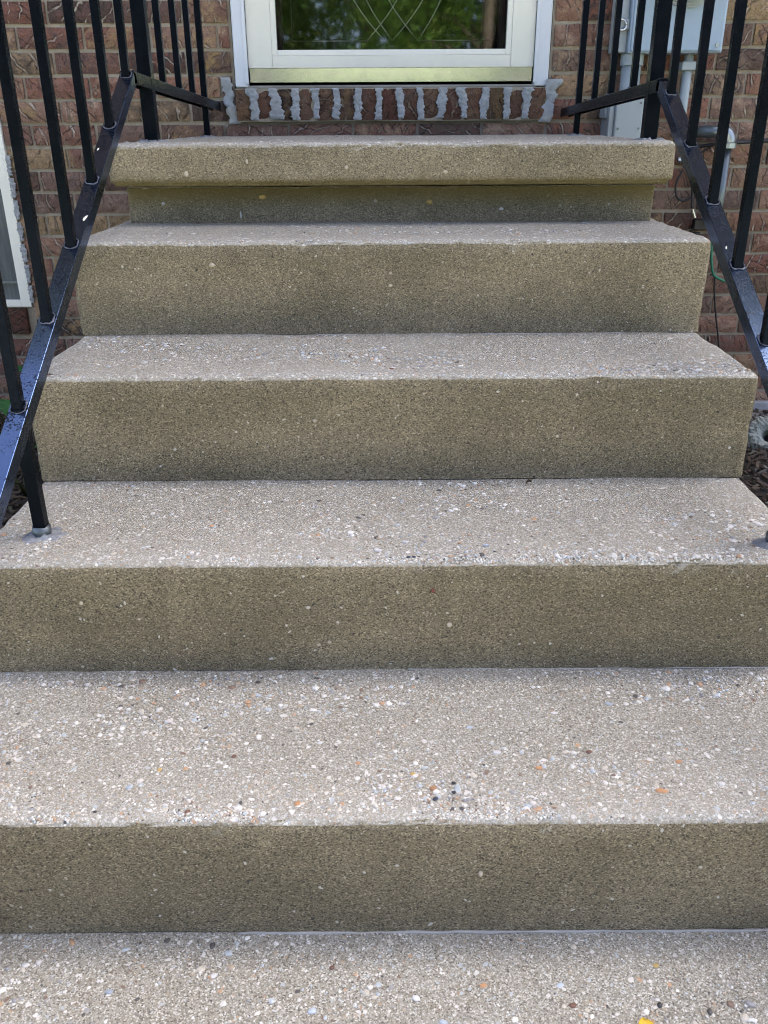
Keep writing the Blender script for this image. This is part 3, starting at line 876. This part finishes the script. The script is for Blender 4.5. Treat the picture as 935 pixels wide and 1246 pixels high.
# low window on the left
wf = MB(); yw = WALL - .004
wf.box((WX0, yw, WZ0), (WX0 + .04, yw + .06, WZ1)); wf.box((WX1 - .036, yw, WZ0), (WX1 - .001, yw + .06, WZ1))
wf.box((WX0 + .04, yw + .0005, WZ0), (WX1 - .036, yw + .06, WZ0 + .022)); wf.box((WX0 + .04, yw + .0005, WZ1 - .03), (WX1 - .036, yw + .06, WZ1))
win = wf.build('window', 'white', house, bevel=.002)
win['label'] = 'low window with white frame and grey screen'
m = MB(); m.box((WX0 + .04, yw + .018, .735), (WX1 - .036, yw + .055, 1.37)); m.build('upper_sash', 'white', win, bevel=.002)
m = MB(); m.box((WX0 + .04, yw + .022, WZ0 + .022), (WX1 - .036, yw + .026, .735)); m.build('screen', 'screen', win)
m = MB(); m.box((WX0 + .04, yw + .014, .435), (WX1 - .036, yw + .0215, .442)); m.build('screen_bar', 'galv', win)

# ---------------------------------------------------------------- railings
CH = [(-.014, 0), (.014, 0), (.014, -.024), (.0105, -.024), (.0105, -.004), (-.0105, -.004), (-.0105, -.024), (-.014, -.024)]
def sq(m, x, y, z0, z1, w):
    h = w / 2
    m.box((x - h, y - h, z0), (x + h, y + h, z1))
def railing(X, s, label, corner, slope, yend, wallz, stairs_y, leg_y, post_y, land_y, foot_y, seed):
    Yc, Zc = corner
    root = thing('stair_railing', label, 'railing', 'black stair railings', (X, leg_y, LV[1][1]))
    up = Vector((0, -slope, 1)).normalized()
    rz = lambda y: Zc + slope * (y - Yc)
    lz = lambda y: Zc + (wallz - Zc) * (y - Yc) / (2.19 - Yc)
    def b(m, name, mat='black', bevel=.0012, smooth=False): return m.build(name, mat, root, bevel=bevel, smooth=smooth)
    m = MB(); m.prism(CH, (X, yend, rz(yend)), (X, Yc + .004, rz(Yc + .004)), (1, 0, 0), up); b(m, 'stair_rail', 'black_sky_sheen', bevel=.001)
    m = MB(); m.prism(CH, (X, Yc - .006, Zc + .0005), (X, 2.188, wallz), (1, 0, 0), (0, 0, 1)); b(m, 'landing_rail', bevel=.001)
    HT = .74
    hp = [(-.022, 0), (-.018, .010), (0, .014), (.018, .010), (.022, 0), (.014, -.006), (-.014, -.006)]
    m = MB(); m.prism(hp, (X, yend - .05, rz(yend - .05) + HT), (X, Yc + .01, rz(Yc + .01) + HT), (1, 0, 0), up); b(m, 'handrail', bevel=.002)
    m = MB(); m.prism(hp, (X, Yc, Zc + HT + .0055), (X, 2.188, wallz + HT), (1, 0, 0), (0, 0, 1)); b(m, 'landing_handrail', bevel=.002)
    r_ = random.Random(seed)
    def collar(y, z, tilt):
        pts = []
        for k in range(13):
            a = 2 * math.pi * k / 12
            cx, cy = math.cos(a) * .0115, math.sin(a) * .0115
            f = 1 / max(abs(math.cos(a)), abs(math.sin(a))) * .92
            pts.append((X + cx * f, y + cy * f, z + .0016 + tilt * cy * f + r_.uniform(-.0008, .0008)))
        m = MB(); m.tube(pts, [r_.uniform(.0004, .0019) for _ in pts], 5); m.build('weld_bead', 'bead', root, smooth=True)
    for y in stairs_y:
        m = MB(); sq(m, X, y, rz(y) - .006, rz(y) + HT - .002, .0148); b(m, 'baluster', bevel=.0012)
        collar(y, rz(y), slope)
    for y in land_y[:-1]:
        m = MB(); sq(m, X, y, lz(y) - .003, lz(y) + HT - .002, .0148); b(m, 'baluster', bevel=.0012)
        collar(y, lz(y), 0)
    m = MB(); sq(m, X, land_y[-1], .887, lz(land_y[-1]) + HT - .002, .0165); b(m, 'baluster', bevel=.0012)
    m = MB(); sq(m, X, post_y, .887, lz(post_y) + HT + .05, .029); b(m, 'post', bevel=.0018)
    m = MB(); sq(m, X, post_y, lz(post_y) + HT + .0505, lz(post_y) + HT + .062, .038); b(m, 'post_cap', bevel=.004)
    m = MB(); sq(m, X, leg_y, LV[1][1] + .001, rz(leg_y) - .0005, .018); b(m, 'support_leg', bevel=.0012)
    m = MB(); sq(m, X, yend - .02, .0, rz(yend - .02) + HT + .05, .029); b(m, 'post', bevel=.0018)
    # sealant patch round the foot
    def patch(y, z, rx, ry, sd):
        m = MB(); vv, ff = [], []
        ns, nr = 48, 9
        for j in range(nr + 1):
            for k in range(ns):
                a = 2 * math.pi * k / ns; t = 1 - j / nr
                w = 1 + .5 * fbm((math.cos(a), math.sin(a), 0), 1.6, sd) + .3 * fbm((math.cos(a), math.sin(a), 0), 5, sd)
                px, py = X + math.cos(a) * rx * w * t, y + math.sin(a) * ry * w * t
                vv.append((px, py, z + (-.002 if j == 0 else .0022 + .003 * (1 - t) + .0045 * fbm((px, py, 0), 110, sd))))
        for j in range(nr):
            for k in range(ns):
                ff.append((j * ns + k, j * ns + (k + 1) % ns, (j + 1) * ns + (k + 1) % ns, (j + 1) * ns + k))
        m.add(vv, ff); return m.build('foot_sealant', 'footseal', root, smooth=True)
    patch(leg_y - .006, LV[1][1], .030, .022, seed + .3)
    m = MB(); m.tube([(X, leg_y, LV[1][1]), (X, leg_y, LV[1][1] + .016)], .0135, 14); m.build('foot_sleeve', 'galv', root, smooth=True)
    for y, wd in ((post_y, .03), (land_y[-1], .02)):
        patch(y, .889, wd, wd * .9, seed + y)
    return root
M['footseal'] = plain('grey_blue_sealant', (.13, .145, .165), .5, var=.7, scale=190, bump=1.0, col2=(.30, .315, .325))
RL = railing(-.530, 1, 'black metal stair railing on the left, beside the low window', (1.190, 1.023), .586, -.02, .985,
        [1.176, 1.019, .868, .715, .560, .403, .25, .10], .403, 1.337, [1.498, 1.670, 1.836, 2.003], 0, 2)
RR = railing(.558, -1, 'black metal stair railing on the right, in front of the electric meter', (1.168, 1.003), .572, -.02, .962,
        [1.122, .964, .811, .661, .509, .36, .21, .06], .362, 1.243, [1.412, 1.618, 1.797, 1.998], 0, 9)

def drip(root, X, y, z, up_, L):
    V, F = ICO2
    d = Vector((.25, .8, .55)).normalized(); e = Vector((1, 0, 0)); nrm = Vector((0, -.5, .86))
    m = MB(); m.add([Vector((X, y, z)) + d * p[0] * L + e * (p[1] * L * .32 + .25 * L * p[0] * p[0]) + nrm * p[2] * .0012 for p in V], F)
    return m.build('paint_drip', 'white', root, smooth=True)
drip(RL, -.522, .775, 1.023 + .586 * (.775 - 1.19), 0, .008)
drip(RL, -.538, .952, 1.023 + .586 * (.952 - 1.19), 0, .004)
drip(RR, .551, .70, 1.003 + .572 * (.70 - 1.168), 0, .004)

# ---------------------------------------------------------------- electric meter and service pieces on the wall
met = thing('electric_meter', 'grey steel electric meter box on the brick wall behind the right railing', 'meter', loc=(.85, 2.19, 1.106))
m = MB(); m.box((.714, 2.102, 1.108), (.992, 2.190, 1.60)); mbx = m.build('meter_box', 'meter', met, bevel=.004)
m = MB(); m.box((.720, 2.096, 1.113), (.9865, 2.1015, 1.595)); m.build('cover_panel', 'meter', met, bevel=.0025)
m = MB(); m.box((.676, 2.125, 1.112), (.7135, 2.190, 1.58)); m.build('side_channel', 'pvc', met, bevel=.003)
m = MB(); m.box((.682, 2.112, 1.170), (.7135, 2.1245, 1.198)); m.build('latch', 'pvc', met, bevel=.002)
m = MB(); m.tube([(.690 + .013 * math.cos(a), 2.106 + .004 * math.sin(a), 1.182 + .014 * math.sin(a)) for a in [2 * math.pi * k / 20 for k in range(21)]], .0035, 8); m.build('seal_ring', 'nickel', met, smooth=True)
mz = 1.325; mx = .872
m = MB()
for k in range(4):
    m.tube([(mx, 2.0955 - .012 * k, mz), (mx, 2.0955 - .012 * (k + 1), mz)], .103 - .007 * k, 40)
m.build('meter_socket_ring', 'pvc', met)
m = MB(); m.tube([(mx, 2.047, mz), (mx, 1.985, mz), (mx, 1.962, mz)], [.08, .078, .06], 40); m.build('meter_dome', 'glass', met, smooth=True)
m = MB(); m.tube([(mx, 2.046, mz), (mx, 2.0, mz)], .06, 30); m.build('meter_register', 'trim', met)
for x in (.735, .972):
    m = MB(); m.tube([(x, 2.0958, 1.128), (x, 2.0925, 1.128)], .005, 10); m.build('cover_screw', 'nickel', met)
m = MB(); m.tube([(.741, 2.15, 1.108), (.741, 2.15, 1.078)], .034, 18); m.build('conduit_collar', 'pvc', met, smooth=False)
m = MB(); m.tube([(.741, 2.15, 1.0775), (.741, 2.15, .70)], .029, 18); m.build('conduit', 'pvc', met, smooth=True)
m = MB(); m.box((.888, 2.128, 1.064), (.945, 2.172, 1.088)); m.build('conduit_hub', 'pvc', met, bevel=.003)
m = MB(); m.tube([(.912, 2.15, 1.107), (.912, 2.15, .93), (.912, 2.155, .90), (.912, 2.188, .885)], .014, 14); m.build('conduit', 'pvc', met, smooth=True)

ub = thing('utility_box', 'pale grey plastic utility box below the meter, behind the right railing', 'utility box', loc=(.74, 2.19, .70))
m = MB(); m.box((.690, 2.078, .70), (.772, 2.110, .998)); m.build('box_body', 'pvc', ub, bevel=.004)
m = MB(); m.box((.674, 2.092, .72), (.6895, 2.190, .985)); m.build('mounting_flange', 'pvc', ub, bevel=.002)
m = MB(); m.box((.667, 2.118, .935), (.6738, 2.19, .985)); m.build('hinge', 'pvc', ub, bevel=.001)
cg = thing('cable_cover', 'narrow pale grey cable cover beside the right corner post', 'cable cover', loc=(.815, 2.1, .75))
m = MB(); m.box((.797, 2.085, .75), (.826, 2.19, .998)); m.build('channel', 'pvc', cg, bevel=.005)
m = MB(); m.tube([(.84, 2.187, .915), (.84, 2.165, .915)], .011, 14); m.build('wall_plug', 'dark', cg)

for (x, z) in ((.700, .975), (.762, .975), (.700, .905), (.762, .905)):
    m = MB(); m.tube([(x, 2.0785, z), (x, 2.0755, z)], .0035, 10); m.build('cover_screw', 'galv', ub)
m = MB(); m.tube([(.741, 2.15, .70), (.741, 2.15, .45), (.741, 2.185, .42)], .029, 14); m.build('conduit', 'pvc', ub, smooth=True)
vp = thing('vent_pipe', 'galvanised pipe with rounded elbow on the brick wall, right of the stairs', 'pipe', loc=(1.045, 2.12, .62))
pts = [(.97, 2.188, .895), (.985, 2.150, .895), (1.005, 2.125, .895), (1.030, 2.118, .893)]
m = MB(); m.tube(pts, .018, 16); m.build('nipple', 'galv', vp, smooth=True)
el = [(1.022, 2.118, .894)] + [(1.028 + .026 * math.sin(a), 2.118, .868 + .026 * math.cos(a)) for a in [math.pi / 2 * k / 8 for k in range(9)]] + [(1.054, 2.118, .858)]
m = MB(); m.tube(el, .0235, 18); m.build('elbow', 'nickel2', vp, smooth=True) if 'nickel2' in M else None
M['nickel2'] = plain('bright_galvanised', (.34, .38, .40), .32, .7, .25, 80, .15)
m.build('elbow', 'nickel2', vp, smooth=True)
m = MB(); m.tube([(1.054, 2.118, .862), (1.054, 2.118, .848)], .0275, 18); m.build('elbow_collar', 'nickel2', vp)
m = MB(); m.tube([(1.054, 2.118, .852), (1.054, 2.118, .66), (1.054, 2.13, .632), (1.054, 2.188, .615)], .0155, 16); m.build('pipe', 'galv', vp, smooth=True)

def cable(name, label, pts, rad, mat, cat='cable', parent=None):
    ps = [Vector(p) for p in pts]; out = []
    for i in range(len(ps) - 1):
        p0, p1, p2, p3 = ps[max(i - 1, 0)], ps[i], ps[i + 1], ps[min(i + 2, len(ps) - 1)]
        for k in range(8):
            t = k / 8
            out.append(.5 * ((2 * p1) + (-p0 + p2) * t + (2 * p0 - 5 * p1 + 4 * p2 - p3) * t * t + (-p0 + 3 * p1 - 3 * p2 + p3) * t ** 3))
    out.append(ps[-1])
    m = MB(); m.tube(out, rad, 8)
    o = m.build(name, mat, parent, smooth=True)
    if parent is None: tag(o, label, cat)
    return o
cable('black_cable', 'black cable running sideways along the brick wall behind the galvanised pipe', [(.93, 2.187, .853), (.985, 2.175, .852), (1.03, 2.158, .858), (1.10, 2.172, .862), (1.25, 2.18, .868), (1.6, 2.185, .872), (2.2, 2.19, .87)], .0055, 'black_rubber')
cable('black_cable', 'thin black cable branching down from the sideways cable behind the right railing', [(1.02, 2.165, .850), (.985, 2.172, .828), (.96, 2.18, .805), (.95, 2.186, .79)], .0035, 'black_rubber')
cs = thing('coax_splitter', 'small black coax splitter with shiny connectors and looping cable on the brick', 'splitter', loc=(1.03, 2.18, .64))
m = MB(); m.box((1.005, 2.168, .600), (1.045, 2.192, .632)); m.build('splitter_body', 'black_rubber', cs, bevel=.002)
m = MB(); m.box((1.008, 2.17, .565), (1.030, 2.192, .592)); m.build('ground_block', 'black_rubber', cs, bevel=.002)
for (x, z, dx, dz) in ((1.004, .638, -.012, .026), (1.034, .634, -.016, .024)):
    m = MB(); m.tube([(x, 2.172, z), (x + dx, 2.172, z + dz)], .0062, 10); m.build('connector', 'nickel', cs)
m = MB(); m.tube([(.925, 2.172, .812), (.962, 2.172, .816)], .0085, 10); m.build('connector', 'nickel', cs)
cable('lead', '', [(.965, 2.172, .814), (.978, 2.174, .77), (.985, 2.176, .72), (.990, 2.172, .667)], .004, 'black_rubber', parent=cs)
cable('lead', '', [(.975, 2.178, .79), (.992, 2.176, .73), (1.012, 2.172, .69), (1.018, 2.172, .66)], .004, 'black_rubber', parent=cs)
cable('lead', '', [(.945, 2.18, .78), (.930, 2.176, .735), (.940, 2.176, .70), (.965, 2.178, .690), (.985, 2.18, .70)], .0035, 'black_rubber', parent=cs)
cable('lead', '', [(1.010, 2.174, .612), (.985, 2.176, .575), (.955, 2.178, .56), (.93, 2.18, .565)], .0032, 'black_rubber', parent=cs)
for c_ in cs.children:
    if c_.name.startswith('lead'): c_.location = -Vector(cs.location)
cable('ground_wire', 'green ground wire hanging on the brick beside the second step from the top', [(1.070, 2.176, .60), (1.072, 2.172, .55), (1.082, 2.172, .49), (1.095, 2.172, .455), (1.12, 2.178, .44), (1.15, 2.182, .43)], .0045, 'green_wire', 'wire')
cable('drop_wire', 'thin black wire hanging down the brick below the green ground wire', [(1.082, 2.172, .456), (1.098, 2.174, .45), (1.106, 2.176, .40), (1.122, 2.178, .33), (1.145, 2.178, .24), (1.16, 2.178, .16), (1.165, 2.17, .02)], .003, 'black_rubber', 'wire')

# things on the ground right and left of the stairs
m = MB(); m.box((1.19, 1.86, -.05), (1.75, 2.165, -.012))
tag(m.build('splash_block', 'slab', bevel=.006), 'flat grey concrete block at the foot of the brick wall, right', 'block')
m = MB(); m.box((1.0, 2.168, -.05), (2.5, 2.194, .012))
tag(m.build('foundation_ledge', 'smear', bevel=.004), 'bluish grey ledge along the foot of the brick wall, right', 'ledge')
dr = thing('drain_pipe', 'pale crusted drain pipe end with a dark hole beside the stairs', 'drain', loc=(1.20, 1.76, -.03))
axis = Vector((-.42, -.75, .52)).normalized()
c0 = Vector((1.205, 1.80, .018))
e1 = axis.orthogonal().normalized(); e2 = axis.cross(e1)
def ring(m, r_in, r_out, depth, seed):
    n_, nr = 110, 22; vv = []; ff = []
    for k in range(n_):
        a = 2 * math.pi * k / n_
        ca, sa = math.cos(a), math.sin(a)
        d = e1 * ca + e2 * sa
        lob = 1 + .16 * fbm((ca, sa, 0), 1.3, seed) + .10 * fbm((ca, sa, 2), 4.5, seed)
        for j in range(nr):
            t = j / (nr - 1)                         # 0 inside the hole ... 1 under the outer lip
            if t < .25:
                u = t / .25; rr = r_in * (.8 + .35 * u); hh = -depth * (1 - u) ** 1.4
            elif t < .85:
                u = (t - .25) / .6; rr = r_in * 1.15 + (r_out - r_in * 1.15) * u; hh = .012 * math.sin(math.pi * u) - .006 * u
            else:
                u = (t - .85) / .15; rr = r_out * (1 - .25 * u); hh = -.006 - .03 * u
            rr *= lob if t > .2 else 1
            p = c0 + d * rr + axis * hh
            p += axis * (.006 * fbm(p, 45, seed) + .004 * fbm(p, 130, seed)) + d * .003 * fbm(p, 110, seed + 4)
            vv.append(p)
    for k in range(n_):
        q = (k + 1) % n_
        for j in range(nr - 1): ff.append((k * nr + j, k * nr + j + 1, q * nr + j + 1, q * nr + j))
    m.add(vv, ff)
m = MB(); ring(m, .018, .066, .06, 4); m.build('crusted_rim', 'crust', dr)
m = MB(); m.tube([c0 - axis * .06, c0 - axis * .05], .03, 16); m.build('drain_floor', 'dark', dr)

def leaf_blade(m, base, direction, length, width, droop, fold=.25):
    d = Vector(direction).normalized(); s = d.cross(Vector((0, 0, 1))).normalized()
    vv, ff = [], []
    nL = 10
    for i in range(nL + 1):
        t = i / nL
        w = width * .5 * math.sin(math.pi * min(1, t ** .75)) ** .8 if 0 < t < 1 else .001
        c = Vector(base) + d * length * t + Vector((0, 0, 1)) * (-droop * t * t * length)
        for k in (-1, -.5, 0, .5, 1):
            vv.append(c + s * w * k + Vector((0, 0, abs(k) * w * fold + .004 * math.sin(9 * t + k))))
    for i in range(nL):
        for k in range(4):
            a = i * 5 + k; ff.append((a, a + 1, a + 6, a + 5))
    return m.add(vv, ff)
def broad_plant(x, y, specs, label):
    root = thing('broadleaf_plant', label, 'plant', 'broad-leaved plants left of the stairs', (x, y, -.03))
    for (az, el_, st, L, W_, dr_) in specs:
        d = Vector((math.cos(az), math.sin(az), 0))
        top = Vector((x, y, -.03)) + d * st * math.cos(el_) + Vector((0, 0, st * math.sin(el_)))
        m = MB(); m.tube([(x, y, -.03), Vector((x, y, -.03)) + d * st * .3 * math.cos(el_) + Vector((0, 0, st * .6 * math.sin(el_))), top], [.004, .0035, .003], 6); m.build('stem', 'stem', root, smooth=True)
        m = MB(); leaf_blade(m, top, d + Vector((0, 0, .35)), L, W_, dr_); m.build('leaf', 'hosta', root, smooth=True)
    return root
broad_plant(-1.24, 1.93, [(.2, 1.2, .25, .17, .10, .5), (1.4, 1.2, .22, .15, .09, .6), (2.6, 1.1, .24, .16, .10, .6), (3.9, 1.0, .2, .17, .10, .7), (5.2, .9, .22, .17, .1, .6), (-.3, .8, .17, .15, .09, .6)], 'broad-leaved green plant by the wall under the low window')
broad_plant(-1.02, 1.45, [(.4, .9, .12, .12, .07, .5), (1.8, 1.0, .12, .12, .07, .6), (3.2, .9, .13, .12, .07, .6), (4.6, .8, .12, .12, .07, .6)], 'small dark-green plant in the shade close behind the left railing leg')
broad_plant(-1.42, 1.72, [(.6, 1.1, .2, .16, .09, .5), (1.9, 1.1, .2, .15, .09, .6), (3.2, 1.0, .2, .16, .1, .6), (4.5, .9, .2, .16, .09, .7), (5.6, .8, .18, .15, .09, .6)], 'broad-leaved green plant at the left edge, left of the railing')

# leaf and bits
m = MB()
def flat_leaf(m, x, y, z, L, W_, ang):
    vv, ff = [], []
    for i in range(11):
        t = i / 10
        w = W_ * .5 * (math.sin(math.pi * t) ** .55 if 0 < t < 1 else .02)
        for k in (-1, 0, 1):
            lx, ly = L * (t - .5), w * k
            vv.append((x + math.cos(ang) * lx - math.sin(ang) * ly, y + math.sin(ang) * lx + math.cos(ang) * ly, z + .002 + .004 * abs(k) + .004 * math.sin(3 * t)))
    for i in range(10):
        for k in range(2):
            a = i * 3 + k; ff.append((a, a + 1, a + 4, a + 3))
    return m.add(vv, ff)
flat_leaf(m, .276, -.142, 0.001, .045, .022, math.pi / 2 + .1)
tag(m.build('yellow_leaf', 'yellow', smooth=True), 'bright yellow leaf on the concrete path at the bottom edge', 'leaf')
m = MB(); flat_leaf(m, .232, .585, .3625, .012, .004, .5)
tag(m.build('leaf_scrap', 'twig', smooth=True), 'tiny dark brown leaf scrap on the third tread from the bottom', 'leaf')

# ---------------------------------------------------------------- trees across the lawn (seen mirrored in the door glass)
def tree(x, y, h, rad, seed, label, zlow=.9, nleaf=9000, ls=.09, lm='leaf'):
    rg = random.Random(seed)
    root = thing('shade_tree', label, 'tree', 'trees across the lawn', (x, y, -.06))
    m = MB()
    m.tube([(x, y, -.1), (x + .05, y, h * .25), (x - .05, y + .1, h * .55), (x, y, h * .85)], [rad * .085, rad * .065, rad * .045, rad * .015], 12)
    lobes = []
    for k in range(16):
        a = rg.uniform(0, 6.28); zz = zlow + (h - zlow) * rg.uniform(.12, .92)
        rr = rad * (.75 - .5 * abs((zz - zlow) / (h - zlow) - .45)) * rg.uniform(.5, 1)
        c = Vector((x + math.cos(a) * rr, y + math.sin(a) * rr, zz))
        lobes.append((c, rad * rg.uniform(.32, .52)))
        m.tube([(x, y, max(.5, zz - rr * .6)), (Vector((x, y, zz - rr * .2)) + c) / 2, c], [rad * .03, rad * .02, rad * .008], 7)
    m.build('trunk', 'bark', root, smooth=True)
    vv, ff = [], []
    for _ in range(nleaf):
        c, r_ = rg.choice(lobes)
        v = Vector((rg.gauss(0, 1), rg.gauss(0, 1), rg.gauss(0, 1))).normalized() * r_ * rg.random() ** .4
        p = c + v
        if p.z < .15: continue
        a = Vector((rg.gauss(0, 1), rg.gauss(0, 1), rg.gauss(0, .6))).normalized(); b = a.orthogonal().normalized()
        s = ls * rg.uniform(.7, 1.4); i = len(vv)
        vv += [p - a * s, p + b * s * .55, p + a * s, p - b * s * .55]; ff.append((i, i + 1, i + 2, i + 3))
    m = MB(); m.add(vv, ff); m.build('crown', lm, root)
for t_ in [(-3.2, -15.5, 4.6, 2.5, 1, 'dark leafy tree across the lawn, just left of the path', .5, 14000, .07, 'leaf_dark'), (2.2, -15, 5.0, 2.7, 2, 'sunlit leafy tree across the lawn, just right of the path', .5, 14000, .07),  # the first tree is added to darken one side of the reflection
           (-8.6, -17, 5.2, 2.8, 3, 'leafy tree across the lawn, left of the dark tree'), (8.0, -17, 5.4, 2.9, 4, 'leafy tree across the lawn, farthest right'),
           (-.4, -20, 5.6, 3.2, 6, 'tall leafy tree at the back of the lawn')]:
    tree(*t_)
hd = thing('leaf_backdrop', 'unseen leaf backdrop added to close sky gaps in the door reflection', 'leaf_backdrop', loc=(0, -24, -.06))  # foliage added out of view to hide white sky in the reflection
rg = random.Random(8); vv, ff = [], []
for _ in range(9000):
    p = Vector((rg.uniform(-16, 16), -24 + rg.gauss(0, .5), rg.random() ** .8 * (2.6 + .4 * math.sin(_))))
    a = Vector((rg.gauss(0, 1), rg.gauss(0, 1), rg.gauss(0, 1))).normalized(); b = a.orthogonal().normalized(); q = rg.uniform(.12, .25); i = len(vv)
    vv += [p - a * q, p + b * q * .6, p + a * q, p - b * q * .6]; ff.append((i, i + 1, i + 2, i + 3))
m = MB(); m.add(vv, ff); m.build('foliage', 'leaf', hd)
